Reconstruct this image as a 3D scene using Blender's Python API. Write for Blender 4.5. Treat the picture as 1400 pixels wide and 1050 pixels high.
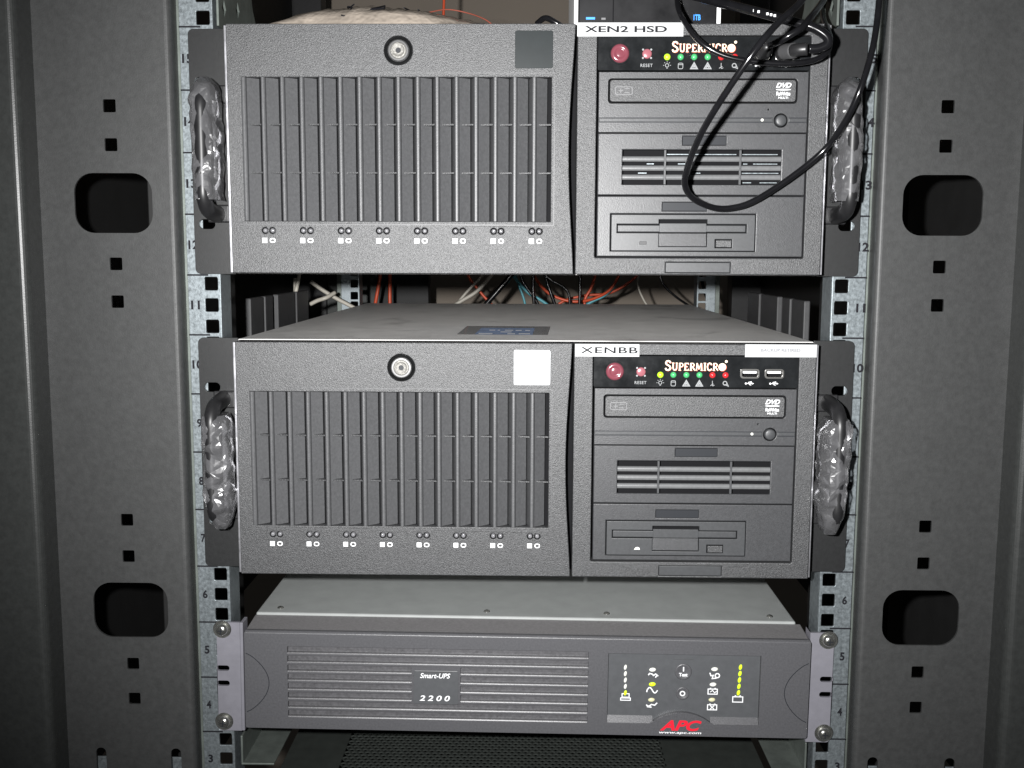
import bpy, bmesh, math, random
from mathutils import Vector, Matrix, noise
from mathutils.geometry import tessellate_polygon

# ------------------------------------------------------------------ camera, world, flash, exposure
MM = 0.001
sc = bpy.context.scene
for o in list(bpy.data.objects):
    bpy.data.objects.remove(o)
col = sc.collection

CAM = Vector((4.90, -764.49, 502.89))          # millimetres; the rail faces are the plane y = 0
PITCH, YAW, ROLL, FPX = 0.122255, -0.018346, 0.003747, 1410.86
cp, sp, cy, sy = math.cos(PITCH), math.sin(PITCH), math.cos(YAW), math.sin(YAW)
FWD = Vector((sy * cp, cy * cp, -sp))
R0 = Vector((cy, -sy, 0))
U0 = R0.cross(FWD)
RIGHT = R0 * math.cos(ROLL) + U0 * math.sin(ROLL)
UP = -R0 * math.sin(ROLL) + U0 * math.cos(ROLL)

cd = bpy.data.cameras.new('camera')
cam = bpy.data.objects.new('camera', cd)
col.objects.link(cam)
m = Matrix((RIGHT, UP, -FWD)).transposed().to_4x4()
m.translation = CAM * MM
cam.matrix_world = m
cd.sensor_width = 36
cd.sensor_fit = 'HORIZONTAL'
cd.lens = 36 * FPX / 1400
cd.clip_start = 0.01
cd.clip_end = 50
sc.camera = cam

w = bpy.data.worlds.new('World')
sc.world = w
w.use_nodes = True
w.node_tree.nodes['Background'].inputs[0].default_value = (0.93, 0.97, 1.0, 1)
w.node_tree.nodes['Background'].inputs[1].default_value = 0.022

# the camera's own flash, just left of and above the lens
ld = bpy.data.lights.new('flash', 'SPOT')
ld.energy = 65.0
ld.color = (1.0, 0.995, 0.99)
ld.spot_size = math.radians(86)
ld.spot_blend = 1.0
ld.shadow_soft_size = 0.009
lo = bpy.data.objects.new('camera_flash', ld)
col.objects.link(lo)
lo.location = (CAM + RIGHT * -66 + UP * 24 + FWD * 8) * MM
aim = Vector((24, 0, 480)) * MM
lo.rotation_euler = (aim - lo.location).to_track_quat('-Z', 'Y').to_euler()

sc.view_settings.view_transform = 'Standard'
sc.view_settings.look = 'None'
sc.view_settings.exposure = 0.0
sc.view_settings.gamma = 1.0
sc.view_settings.use_curve_mapping = False


def at(px, py, y):
    """point (mm) where the line of sight through a pixel of the 1400 px photograph meets depth y"""
    d = FWD + RIGHT * ((px - 700) / FPX) - UP * ((py - 525) / FPX)
    return CAM + d * ((y - CAM.y) / d.y)


# ------------------------------------------------------------------ materials
MATS = {}


def mat(name, color, rough=0.5, metal=0.0, grain=None, grain_h=0.0, vary=0.0, vary_scale=60.0, spec=0.5,
        emit=None, coat=0.0, rvary=0.0, stain=None):
    mt = bpy.data.materials.new(name)
    mt.use_nodes = True
    nt = mt.node_tree
    N, L = nt.nodes, nt.links
    b = N['Principled BSDF']
    b.inputs['Base Color'].default_value = (*color, 1)
    b.inputs['Roughness'].default_value = rough
    b.inputs['Metallic'].default_value = metal
    b.inputs['Specular IOR Level'].default_value = spec
    b.inputs['Coat Weight'].default_value = coat
    if emit:
        b.inputs['Emission Color'].default_value = (*emit[0], 1)
        b.inputs['Emission Strength'].default_value = emit[1]
    tc = N.new('ShaderNodeTexCoord')
    if grain:
        n1 = N.new('ShaderNodeTexNoise')
        n1.inputs['Scale'].default_value = grain
        n1.inputs['Detail'].default_value = 3
        n1.inputs['Roughness'].default_value = 0.65
        L.new(tc.outputs['Object'], n1.inputs['Vector'])
        bp = N.new('ShaderNodeBump')
        bp.inputs['Strength'].default_value = 1.0
        bp.inputs['Distance'].default_value = grain_h * MM
        L.new(n1.outputs['Fac'], bp.inputs['Height'])
        L.new(bp.outputs['Normal'], b.inputs['Normal'])
    if vary > 0:
        n2 = N.new('ShaderNodeTexNoise')
        n2.inputs['Scale'].default_value = vary_scale
        n2.inputs['Detail'].default_value = 6
        n2.inputs['Roughness'].default_value = 0.6
        L.new(tc.outputs['Object'], n2.inputs['Vector'])
        mr = N.new('ShaderNodeMapRange')
        mr.inputs['From Min'].default_value = 0.3
        mr.inputs['From Max'].default_value = 0.7
        mr.inputs['To Min'].default_value = 1 - vary
        mr.inputs['To Max'].default_value = 1 + vary
        L.new(n2.outputs['Fac'], mr.inputs['Value'])
        mx = N.new('ShaderNodeMix')
        mx.data_type = 'RGBA'
        mx.blend_type = 'MULTIPLY'
        mx.inputs['Factor'].default_value = 1
        mx.inputs['A'].default_value = (*color, 1)
        L.new(mr.outputs['Result'], mx.inputs['B'])
        last = mx.outputs['Result']
        if stain:
            n3 = N.new('ShaderNodeTexNoise')
            n3.inputs['Scale'].default_value = stain[0]
            n3.inputs['Detail'].default_value = 4
            n3.inputs['Distortion'].default_value = 0.6
            mp = N.new('ShaderNodeMapping')
            mp.inputs['Scale'].default_value = (1.0, 0.6, 1.0)
            mp.inputs['Location'].default_value = stain[3]
            L.new(tc.outputs['Object'], mp.inputs['Vector'])
            L.new(mp.outputs['Vector'], n3.inputs['Vector'])
            r3 = N.new('ShaderNodeMapRange')
            r3.inputs['From Min'].default_value = stain[1]
            r3.inputs['From Max'].default_value = stain[1] + 0.05
            r3.inputs['To Max'].default_value = 0.75
            L.new(n3.outputs['Fac'], r3.inputs['Value'])
            m3 = N.new('ShaderNodeMix')
            m3.data_type = 'RGBA'
            L.new(r3.outputs['Result'], m3.inputs['Factor'])
            L.new(last, m3.inputs['A'])
            m3.inputs['B'].default_value = (*stain[2], 1)
            last = m3.outputs['Result']
        L.new(last, b.inputs['Base Color'])
        if rvary > 0:
            rr = N.new('ShaderNodeMapRange')
            rr.inputs['From Min'].default_value = 0.3
            rr.inputs['From Max'].default_value = 0.7
            rr.inputs['To Min'].default_value = max(rough - rvary, 0.03)
            rr.inputs['To Max'].default_value = rough + rvary
            L.new(n2.outputs['Fac'], rr.inputs['Value'])
            L.new(rr.outputs['Result'], b.inputs['Roughness'])
    MATS[name] = mt
    return mt


mat('bezel', (0.050, 0.051, 0.053), 0.405, grain=1350, grain_h=0.34, vary=0.50, vary_scale=1100, spec=0.6)
mat('bezel_smooth', (0.050, 0.052, 0.055), 0.41, grain=1500, grain_h=0.06, vary=0.12, vary_scale=400, spec=0.55)
mat('louver', (0.072, 0.073, 0.076), 0.45, grain=1200, grain_h=0.10, vary=0.15, vary_scale=500, spec=0.55)
mat('drive', (0.046, 0.047, 0.050), 0.40, grain=1300, grain_h=0.12, vary=0.18, vary_scale=600, spec=0.55)
mat('recess', (0.016, 0.018, 0.022), 0.5, spec=0.3)
mat('gloss_black', (0.012, 0.013, 0.014), 0.16, spec=0.5, vary=0.25, vary_scale=90, rvary=0.05)
mat('black', (0.006, 0.006, 0.007), 0.7, spec=0.1)
mat('black_steel', (0.014, 0.0145, 0.015), 0.42, grain=1800, grain_h=0.06, vary=0.2, vary_scale=300, spec=0.5)
mat('handle_black', (0.014, 0.014, 0.015), 0.4, vary=0.2, vary_scale=200)
mat('bare_edge', (0.55, 0.55, 0.58), 0.35, 0.9, vary=0.35, vary_scale=160)
mat('zinc', (0.235, 0.265, 0.28), 0.45, 0.65, grain=700, grain_h=0.10, vary=0.18, vary_scale=380, rvary=0.12)
mat('zinc_dull', (0.15, 0.17, 0.155), 0.5, 0.45, grain=300, grain_h=0.04, vary=0.22, vary_scale=70)
mat('screw_steel', (0.62, 0.62, 0.58), 0.22, 0.95, vary=0.25, vary_scale=500)
mat('cabinet', (0.0445, 0.0455, 0.0455), 0.50, grain=900, grain_h=0.10, vary=0.16, vary_scale=240, spec=0.45)
mat('cabinet_post', (0.036, 0.038, 0.037), 0.36, grain=900, grain_h=0.08, vary=0.16, vary_scale=240, spec=0.5)
mat('cabinet_dark', (0.016, 0.016, 0.017), 0.55, grain=900, grain_h=0.08, vary=0.2, vary_scale=200)
mat('interior', (0.010, 0.010, 0.010), 0.6, vary=0.2, vary_scale=40)
mat('manager', (0.055, 0.055, 0.057), 0.55, vary=0.12, vary_scale=120)
mat('chassis_paint', (0.80, 0.79, 0.775), 0.36, grain=1400, grain_h=0.04, vary=0.05, vary_scale=45, rvary=0.08,
    stain=(13.0, 0.60, (0.50, 0.49, 0.48), (0.31, 0.2, 0.4)))
mat('ups_metal', (0.295, 0.308, 0.303), 0.48, grain=1500, grain_h=0.05, vary=0.07, vary_scale=60)
mat('ups_bezel', (0.082, 0.082, 0.088), 0.34, grain=1700, grain_h=0.09, vary=0.16, vary_scale=700, spec=0.75)
mat('ups_bezel_band', (0.17, 0.165, 0.168), 0.42, grain=1200, grain_h=0.10, vary=0.15, vary_scale=500)
mat('ups_bracket', (0.185, 0.182, 0.207), 0.48, grain=1600, grain_h=0.05, vary=0.07, vary_scale=120)
mat('ups_panel', (0.078, 0.081, 0.086), 0.38, grain=1400, grain_h=0.03, vary=0.08, vary_scale=200)
mat('ups_lip', (0.080, 0.079, 0.084), 0.36, grain=1700, grain_h=0.08, vary=0.3, vary_scale=500, spec=0.6)
mat('slat', (0.14, 0.143, 0.146), 0.26, grain=1500, grain_h=0.04, vary=0.1, vary_scale=400, spec=0.9)
mat('paper', (0.44, 0.45, 0.45), 0.5, vary=0.03, vary_scale=90)
mat('badge_flash_glare', (0.55, 0.56, 0.57), 0.3, vary=0.02)  # flash glare on the mirror badge, put into its base colour
mat('badge_dark_reflection', (0.013, 0.017, 0.018), 0.3, spec=0.3, vary=0.15, vary_scale=60)  # same mirror badge out of the glare, dark reflection put into the colour
mat('ink', (0.010, 0.010, 0.013), 0.7, spec=0.2)
mat('ink_grey', (0.20, 0.20, 0.22), 0.5)
mat('print_white', (0.84, 0.85, 0.86), 0.45)
mat('print_grey', (0.26, 0.27, 0.275), 0.5)
mat('print_faint', (0.15, 0.15, 0.155), 0.5)
mat('logo_cream', (0.90, 0.72, 0.55), 0.4)
mat('logo_orange', (0.50, 0.06, 0.02), 0.4)
mat('logo_red', (0.72, 0.015, 0.035), 0.4)
mat('power_pink', (0.17, 0.045, 0.06), 0.16, coat=0.5, vary=0.1, vary_scale=100)
mat('reset_pink', (0.30, 0.10, 0.12), 0.25, coat=0.3)
mat('chrome', (0.5, 0.5, 0.5), 0.2, 1.0, vary=0.1, vary_scale=300)
mat('lock_face', (0.20, 0.195, 0.18), 0.5, 0.3, grain=500, grain_h=0.5, vary=0.2, vary_scale=250)
mat('led_lime', (0.40, 0.75, 0.03), 0.25, emit=((0.45, 0.9, 0.03), 0.55))
mat('led_green', (0.07, 0.42, 0.15), 0.2, coat=0.5)
mat('led_red', (0.62, 0.03, 0.035), 0.2, coat=0.5)
mat('led_clear', (0.20, 0.20, 0.21), 0.12, coat=0.6)
mat('led_off', (0.80, 0.80, 0.74), 0.3)
mat('led_amber_off', (0.62, 0.60, 0.38), 0.3)
mat('led_yellow_lit', (0.55, 0.75, 0.02), 0.3, emit=((0.60, 0.85, 0.02), 0.6))
mat('usb_shell', (0.72, 0.71, 0.68), 0.22, 0.95)
mat('cable_black', (0.007, 0.007, 0.008), 0.16, spec=0.5, vary=0.2, vary_scale=120)
mat('plug_black', (0.018, 0.018, 0.019), 0.38)
mat('wire_brown', (0.22, 0.06, 0.04), 0.45)
mat('cable_red', (0.62, 0.085, 0.03), 0.4)
mat('cable_teal', (0.10, 0.36, 0.42), 0.4)
mat('cable_white', (0.48, 0.45, 0.39), 0.45)
mat('wall_beige', (0.30, 0.255, 0.21), 0.8, vary=0.06, vary_scale=4)
mat('sticker_blue', (0.36, 0.50, 0.80), 0.25, coat=0.3, vary=0.25, vary_scale=60)
mat('sticker_clear', (0.58, 0.58, 0.59), 0.18, coat=0.5, vary=0.12, vary_scale=60)
mat('text_blue_glow', (0.05, 0.30, 0.85), 0.4, emit=((0.05, 0.35, 1.0), 0.25))  # printed blue lettering, given a faint glow of its own
mat('box_black', (0.006, 0.006, 0.007), 0.4, spec=0.25, vary=0.3, vary_scale=40, rvary=0.1)
mat('box_white', (0.82, 0.82, 0.82), 0.5)
mat('shelf', (0.030, 0.034, 0.031), 0.5, vary=0.15, vary_scale=80)


def bag_material():
    mt = mat('bag_plastic', (0.40, 0.345, 0.29), 0.22, vary=0.30, vary_scale=30, grain=45, grain_h=3.0, coat=0.5)
    return mt


bag_material()


def wrap_material():
    mt = bpy.data.materials.new('clear_wrap')
    mt.use_nodes = True
    nt = mt.node_tree
    N, L = nt.nodes, nt.links
    N.remove(N['Principled BSDF'])
    out = N['Material Output']
    tr = N.new('ShaderNodeBsdfTransparent')
    tr.inputs['Color'].default_value = (0.97, 0.97, 0.98, 1)
    gl = N.new('ShaderNodeBsdfGlossy')
    gl.inputs['Color'].default_value = (1, 1, 1, 1)
    gl.inputs['Roughness'].default_value = 0.22
    df = N.new('ShaderNodeBsdfDiffuse')
    df.inputs['Color'].default_value = (0.75, 0.75, 0.78, 1)
    m1 = N.new('ShaderNodeMixShader')
    m1.inputs['Fac'].default_value = 0.09
    L.new(tr.outputs[0], m1.inputs[1])
    L.new(df.outputs[0], m1.inputs[2])
    fr = N.new('ShaderNodeFresnel')
    fr.inputs['IOR'].default_value = 1.5
    ad = N.new('ShaderNodeMath')
    ad.operation = 'ADD'
    ad.inputs[1].default_value = 0.05
    L.new(fr.outputs[0], ad.inputs[0])
    m2 = N.new('ShaderNodeMixShader')
    L.new(ad.outputs[0], m2.inputs['Fac'])
    L.new(m1.outputs[0], m2.inputs[1])
    L.new(gl.outputs[0], m2.inputs[2])
    tc = N.new('ShaderNodeTexCoord')
    ns = N.new('ShaderNodeTexNoise')
    ns.inputs['Scale'].default_value = 55
    ns.inputs['Detail'].default_value = 3
    ns.inputs['Distortion'].default_value = 1.2
    L.new(tc.outputs['Object'], ns.inputs['Vector'])
    bp = N.new('ShaderNodeBump')
    bp.inputs['Distance'].default_value = 0.0005
    L.new(ns.outputs['Fac'], bp.inputs['Height'])
    L.new(bp.outputs['Normal'], gl.inputs['Normal'])
    L.new(m2.outputs[0], out.inputs['Surface'])
    MATS['clear_wrap'] = mt


wrap_material()


# ------------------------------------------------------------------ mesh helpers (all in millimetres)
class MB:
    def __init__(self):
        self.v = []
        self.f = []

    def add(self, vs, fs):
        n = len(self.v)
        self.v += [tuple(p) for p in vs]
        self.f += [tuple(i + n for i in f) for f in fs]
        return self

    def box(self, x0, x1, y0, y1, z0, z1):
        vs = [(x0, y0, z0), (x1, y0, z0), (x1, y1, z0), (x0, y1, z0), (x0, y0, z1), (x1, y0, z1), (x1, y1, z1), (x0, y1, z1)]
        return self.add(vs, [(0, 3, 2, 1), (4, 5, 6, 7), (0, 1, 5, 4), (1, 2, 6, 5), (2, 3, 7, 6), (3, 0, 4, 7)])

    def plate(self, outer, holes=(), y0=-1.0, y1=0.0):
        """polygon in the xz plane (outer, holes) from y0 (front) to y1 (back)"""
        loops = [outer] + list(holes)
        flat = [p for l in loops for p in l]
        tris = tessellate_polygon([[Vector((p[0], p[1], 0)) for p in l] for l in loops])
        n = len(flat)
        vs = [(p[0], y0, p[1]) for p in flat] + [(p[0], y1, p[1]) for p in flat]
        fs = []
        for a, b, c in tris:
            ax, az = flat[a]; bx, bz = flat[b]; cx, cz = flat[c]
            s = (bx - ax) * (cz - az) - (bz - az) * (cx - ax)
            if abs(s) < 1e-9:
                continue
            if s < 0:
                b, c = c, b
            fs.append((a, b, c))
            fs.append((a + n, c + n, b + n))
        k = 0
        for li, l in enumerate(loops):
            area = sum(l[i][0] * l[(i + 1) % len(l)][1] - l[(i + 1) % len(l)][0] * l[i][1] for i in range(len(l)))
            ccw = area > 0
            for i in range(len(l)):
                a, b = k + i, k + (i + 1) % len(l)
                if (ccw and li == 0) or (not ccw and li > 0):
                    fs.append((a, a + n, b + n, b))
                else:
                    fs.append((a, b, b + n, a + n))
            k += len(l)
        return self.add(vs, fs)

    def extrude_xy(self, prof, z0, z1):
        """closed xy profile extruded along z"""
        n = len(prof)
        vs = [(p[0], p[1], z0) for p in prof] + [(p[0], p[1], z1) for p in prof]
        area = sum(prof[i][0] * prof[(i + 1) % n][1] - prof[(i + 1) % n][0] * prof[i][1] for i in range(n))
        fs = [tuple(range(n))[::-1], tuple(range(n, 2 * n))]
        for i in range(n):
            j = (i + 1) % n
            fs.append((i, j, j + n, i + n))
        if area < 0:
            fs = [f[::-1] for f in fs]
        return self.add(vs, fs)

    def extrude_yz(self, prof, x0, x1):
        n = len(prof)
        vs = [(x0, p[0], p[1]) for p in prof] + [(x1, p[0], p[1]) for p in prof]
        area = sum(prof[i][0] * prof[(i + 1) % n][1] - prof[(i + 1) % n][0] * prof[i][1] for i in range(n))
        fs = [tuple(range(n))[::-1], tuple(range(n, 2 * n))]
        for i in range(n):
            j = (i + 1) % n
            fs.append((i, j, j + n, i + n))
        if area < 0:
            fs = [f[::-1] for f in fs]
        return self.add(vs, fs)

    def lathe(self, cx, cz, prof, seg=28):
        """profile of (radius, y) turned about the y axis at (cx, cz); the first point is the front"""
        vs, fs = [], []
        for r, y in prof:
            for k in range(seg):
                a = 2 * math.pi * k / seg
                vs.append((cx + r * math.cos(a), y, cz + r * math.sin(a)))
        for i in range(len(prof) - 1):
            for k in range(seg):
                k2 = (k + 1) % seg
                fs.append((i * seg + k, (i + 1) * seg + k, (i + 1) * seg + k2, i * seg + k2))
        fs.append(tuple(range(seg)))
        return self.add(vs, fs)

    def tube(self, pts, r, seg=10, sub=8, flat=1.0, caps=True):
        P = catmull(pts, sub)
        vs, fs = [], []
        prev = None
        for i, p in enumerate(P):
            t = (P[min(i + 1, len(P) - 1)] - P[max(i - 1, 0)]).normalized()
            if prev is None:
                up = Vector((0, 0, 1)) if abs(t.z) < 0.9 else Vector((0, 1, 0))
                n = (up - t * up.dot(t)).normalized()
            else:
                n = (prev - t * prev.dot(t)).normalized()
            prev = n
            b = t.cross(n)
            rr = r(i / (len(P) - 1)) if callable(r) else r
            for k in range(seg):
                a = 2 * math.pi * k / seg
                vs.append(p + n * (rr * math.cos(a)) + b * (rr * flat * math.sin(a)))
        for i in range(len(P) - 1):
            for k in range(seg):
                k2 = (k + 1) % seg
                fs.append((i * seg + k, i * seg + k2, (i + 1) * seg + k2, (i + 1) * seg + k))
        if caps:
            fs.append(tuple(range(seg))[::-1])
            fs.append(tuple(range((len(P) - 1) * seg, len(P) * seg)))
        return self.add(vs, fs)

    def ribbons(self, lines, y, width=0.5, tr=lambda p: p):
        """flat printed strokes in the xz plane, facing -y"""
        for k, ln in enumerate(lines):
            wd = width
            if isinstance(ln, tuple):
                ln, wd = ln
            pts = [Vector(tr(p)) for p in ln]
            closed = (pts[0] - pts[-1]).length < 1e-6 and len(pts) > 3
            if closed:
                pts = pts[:-1]
            n = len(pts)
            vs = []
            for i in range(n):
                if closed:
                    a, b = pts[i - 1], pts[(i + 1) % n]
                else:
                    a, b = pts[max(i - 1, 0)], pts[min(i + 1, n - 1)]
                d1 = (pts[i] - a); d2 = (b - pts[i])
                if d1.length < 1e-9: d1 = d2
                if d2.length < 1e-9: d2 = d1
                t = (d1.normalized() + d2.normalized())
                if t.length < 1e-6: t = d1
                t.normalize()
                nn = Vector((-t.y, t.x))
                c = max(abs(nn.dot(Vector((-d1.y, d1.x)).normalized())), 0.45)
                off = nn * (wd / 2 / c)
                vs.append((pts[i].x + off.x, y - 0.012 * k, pts[i].y + off.y))
                vs.append((pts[i].x - off.x, y - 0.012 * k, pts[i].y - off.y))
            fs = []
            for i in range(n if closed else n - 1):
                j = (i + 1) % n
                fs.append((2 * i + 1, 2 * j + 1, 2 * j, 2 * i))
            self.add(vs, fs)
        return self

    def disc(self, cx, cz, r, y, seg=20, rz=None):
        vs = [(cx + r * math.cos(2 * math.pi * k / seg), y, cz + (rz or r) * math.sin(2 * math.pi * k / seg)) for k in range(seg)]
        return self.add(vs, [tuple(range(seg))])

    def text(self, body, x0, x1, z0, z1, y, bold=0.0, shear=0.0, spacing=1.0):
        cu = bpy.data.curves.new('t', 'FONT')
        cu.body = body
        cu.size = 1
        cu.offset = bold
        cu.shear = shear
        cu.space_character = spacing
        cu.resolution_u = 4
        o = bpy.data.objects.new('t', cu)
        me = o.to_mesh()
        vs = [v.co.copy() for v in me.vertices]
        fs = [tuple(p.vertices) for p in me.polygons]
        o.to_mesh_clear()
        bpy.data.objects.remove(o)
        bpy.data.curves.remove(cu)
        ax, bx = min(v.x for v in vs), max(v.x for v in vs)
        az, bz = min(v.y for v in vs), max(v.y for v in vs)
        out = [(x0 + (v.x - ax) / (bx - ax) * (x1 - x0), y, z0 + (v.y - az) / (bz - az) * (z1 - z0)) for v in vs]
        return self.add(out, fs)

    def build(self, name, material, parent=None, bevel=0.0, segs=2, smooth=False, angle=35):
        me = bpy.data.meshes.new(name)
        me.from_pydata([(a * MM, b * MM, c * MM) for a, b, c in self.v], [], self.f)
        me.materials.append(MATS[material])
        if smooth:
            for p in me.polygons:
                p.use_smooth = True
        me.update()
        o = bpy.data.objects.new(name, me)
        col.objects.link(o)
        o.parent = parent
        if bevel > 0:
            md = o.modifiers.new('bevel', 'BEVEL')
            md.width = bevel * MM
            md.segments = segs
            md.limit_method = 'ANGLE'
            md.angle_limit = math.radians(angle)
        return o


def catmull(pts, sub):
    P = [Vector(p) for p in pts]
    if len(P) < 3:
        return [P[0].lerp(P[-1], k / sub) for k in range(sub + 1)]
    out = []
    for i in range(len(P) - 1):
        p0 = P[i - 1] if i > 0 else P[0] * 2 - P[1]
        p1, p2 = P[i], P[i + 1]
        p3 = P[i + 2] if i + 2 < len(P) else P[-1] * 2 - P[-2]
        for k in range(sub):
            t = k / sub
            out.append(0.5 * ((2 * p1) + (p2 - p0) * t + (2 * p0 - 5 * p1 + 4 * p2 - p3) * t * t + (3 * p1 - p0 - 3 * p2 + p3) * t ** 3))
    out.append(P[-1])
    return out


def rect(x0, x1, z0, z1):
    return [(x0, z0), (x1, z0), (x1, z1), (x0, z1)]


def rrect(x0, x1, z0, z1, r, n=6, corners=(1, 1, 1, 1)):
    """rounded rectangle, corners = bottom-left, bottom-right, top-right, top-left"""
    out = []
    for ci, (cx, cz, a0, px, pz) in enumerate(((x0 + r, z0 + r, 180, x0, z0), (x1 - r, z0 + r, 270, x1, z0), (x1 - r, z1 - r, 0, x1, z1), (x0 + r, z1 - r, 90, x0, z1))):
        if not corners[ci]:
            out.append((px, pz))
            continue
        for k in range(n + 1):
            a = math.radians(a0 + 90 * k / n)
            out.append((cx + r * math.cos(a), cz + r * math.sin(a)))
    return out


def circ(cx, cz, r, n=24):
    return [(cx + r * math.cos(2 * math.pi * k / n), cz + r * math.sin(2 * math.pi * k / n)) for k in range(n)]


def loop(pts):
    return list(pts) + [pts[0]]


def thing(name, label, cat, loc=(0, 0, 0), roty=0.0, group=None):
    o = bpy.data.objects.new(name, None)
    o.empty_display_size = 0.02
    col.objects.link(o)
    o.location = Vector(loc) * MM
    o.rotation_euler = (0, roty, 0)
    o['label'] = label
    o['category'] = cat
    if group:
        o['group'] = group
    return o


def tag(o, label, cat, group=None):
    o['label'] = label
    o['category'] = cat
    if group:
        o['group'] = group
    return o


U = 44.45
random.seed(4)

# ------------------------------------------------------------------ setting behind the rack
wall = MB().box(-1500, 1500, 1250, 1300, -600, 1700).build('wall', 'wall_beige')
wall['kind'] = 'structure'

# ------------------------------------------------------------------ the rack cabinet
rack = thing('rack_cabinet', 'dark grey steel server rack cabinet holding the two servers and the battery backup', 'rack', (0, 0, 0))
ZB, ZT = 60, 745


def rail(side, y, front=True):
    s = side
    holes = []
    for n in range(2, 18):
        for dz in (6.35, 22.225, 38.1):
            zc = (n - 1) * U + dz
            if ZB + 8 < zc < ZT - 8:
                h = rrect(232.55 - 4.9, 232.55 + 4.9, zc - 4.9, zc + 4.9, 0.9, 2)
                holes.append([(s * a, b) for a, b in h])
    b = MB()
    b.plate([(s * a, c) for a, c in rect(225.6, 250.0, ZB, ZT)], holes, y, y + 2.0)
    x = sorted((s * 225.6, s * 227.4)); b.box(x[0], x[1], y + 2.0, y + 26, ZB, ZT)
    r = b.build('mounting_rail', 'zinc', rack, bevel=0.35)
    b2 = MB(); x = sorted((s * 250.0, s * 257.0)); b2.box(x[0], x[1], y + 5.0, y + 40, ZB, ZT)
    b2.build('edge_fold', 'zinc_dull', r, bevel=0.8)
    if front:
        for n in range(3, 18):
            z = (n - 1) * U
            x = sorted((s * 234.5, s * 250.3))
            MB().add([(x[0], y - 0.12, z - 0.6), (x[1], y - 0.12, z - 0.6), (x[1], y - 0.12, z + 0.6), (x[0], y - 0.12, z + 0.6)], [(0, 1, 2, 3)]).build('unit_mark', 'ink', r)
        for n in range(3, 17):
            zc = (n - 0.5) * U
            t = str(n)
            wd = 7.6 if len(t) == 2 else 3.7
            if t == '11': wd = 6.6
            xc = (-244.8 if s < 0 else 247.0) if len(t) == 2 else s * 244.8
            MB().text(t, xc - wd / 2, xc + wd / 2, zc - 3.3, zc + 3.3, y - 0.14, bold=0.035).build('unit_number', 'ink', r)
    return r


rail(-1, 0.0)
rail(1, 0.0)
rail(-1, 620.0, False)
rail(1, 620.0, False)

for s in (-1, 1):
    holes = []
    for z in (609.8, 582.4, 497.0, 469.4, 305.2, 277.0, 192.2, 164.2):
        holes.append(rrect(s * 299.0 - 4.6, s * 299.0 + 4.6, z - 4.6, z + 4.6, 0.9, 2))
    for z in (540.8, 234.8):
        holes.append(rrect(s * 299.0 - 28.5, s * 299.0 + 28.5, z - 21.5, z + 21.5, 14, 8))
    for x in (327.0, 268.5):
        holes.append(rrect(s * x - 4.0, s * x + 4.0, 92, 124, 3.9, 4))
    xs = sorted((s * 257.5, s * 352.5))
    p = MB().plate(rect(xs[0], xs[1], ZB, ZT), holes, -10, -8.2).build('side_channel', 'cabinet', rack)
    # rounded inner fold of the channel
    r = 4.2
    prof = [(257.5, -10.0)] + [(257.5 - r * math.sin(a), -10 + r - r * math.cos(a)) for a in [math.radians(d) for d in (15, 30, 45, 60, 75, 90)]]
    prof += [(257.5 - r, 14)] + [(257.5 - r + 1.8, 14), (257.5 - r + 1.8, -5.5), (257.5, -8.2)]
    MB().extrude_xy([(s * a, c) for a, c in prof], ZB, ZT).build('channel_fold', 'cabinet', p)
    # clip seen in the slots near the bottom
    for x in (327.0, 268.5):
        MB().box(s * x - 8, s * x + 8, -3, -1, 70, 113).build('slot_clip', 'zinc', p, bevel=0.4)
    # front post with its rounded ridge
    R = 6.0
    prof = [(352.5, -8.0), (352.5, -35 + R)] + [(352.5 + R - R * math.cos(math.radians(d)), -35 + R - R * math.sin(math.radians(d))) for d in (15, 30, 45, 60, 75, 90)]
    prof += [(397.0, -35), (397.0, -8.0)]
    po = MB().extrude_xy([(s * a, c) for a, c in prof], ZB, ZT).build('front_post', 'cabinet_post' if 'cabinet_post' in MATS else 'cabinet', rack, bevel=0.0)
    MB().box(*sorted((s * 397.9, s * 470.0)), -33.5, -8, ZB, ZT).build('door_hinge_strip', 'cabinet', rack, bevel=0.8)
    # inside of the cabinet
    MB().box(*sorted((s * 376.0, s * 380.0)), 0, 960, ZB, ZT + 200).build('side_panel', 'interior', rack)
    MB().box(*sorted((s * 330.0, s * 380.0)), 920, 962, ZB, ZT + 200).build('rear_post', 'cabinet_dark', rack, bevel=1)
    # dark stiffener behind the rail and the grey cable fingers that show between the servers
    MB().box(*sorted((s * 272.0, s * 300.0)), 60, 200, ZB, ZT).build('cable_duct', 'interior', rack, bevel=1)
    for (y0, y1) in ((215, 262), (270, 300), (322, 400), (410, 470)):
        MB().box(*sorted((s * 262.0, s * 268.0)), y0, y1, 330, 463).build('cable_finger', 'manager', rack, bevel=1.2)
    # galvanised bracket above the upper server
    hl = []
    for (a, c) in ((16, 683), (30, 712), (52, 690), (70, 712)):
        hl.append([(a - 5, c), (a, c - 6), (a + 5, c), (a, c + 6)])
    b = MB()
    b.plate([(2, 668), (118, 668), (118, 676), (96, 700), (74, 760), (2, 760)], hl, 0, 1.6)
    b.v = [(s * (223.2 - y), x, z) for x, y, z in b.v]
    if s > 0:
        b.f = [f[::-1] for f in b.f]
    b.build('side_bracket', 'zinc_dull', rack, bevel=0.3)
    # slide rail under the battery backup
    b = MB()
    b.box(*sorted((s * 222.0, s * 196.0)), 4, 420, 104, 105.6)
    b.box(*sorted((s * 222.0, s * 220.4)), 4, 420, 105.6, 128)
    b.build('slide_rail', 'zinc_dull', rack, bevel=0.4)

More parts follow.
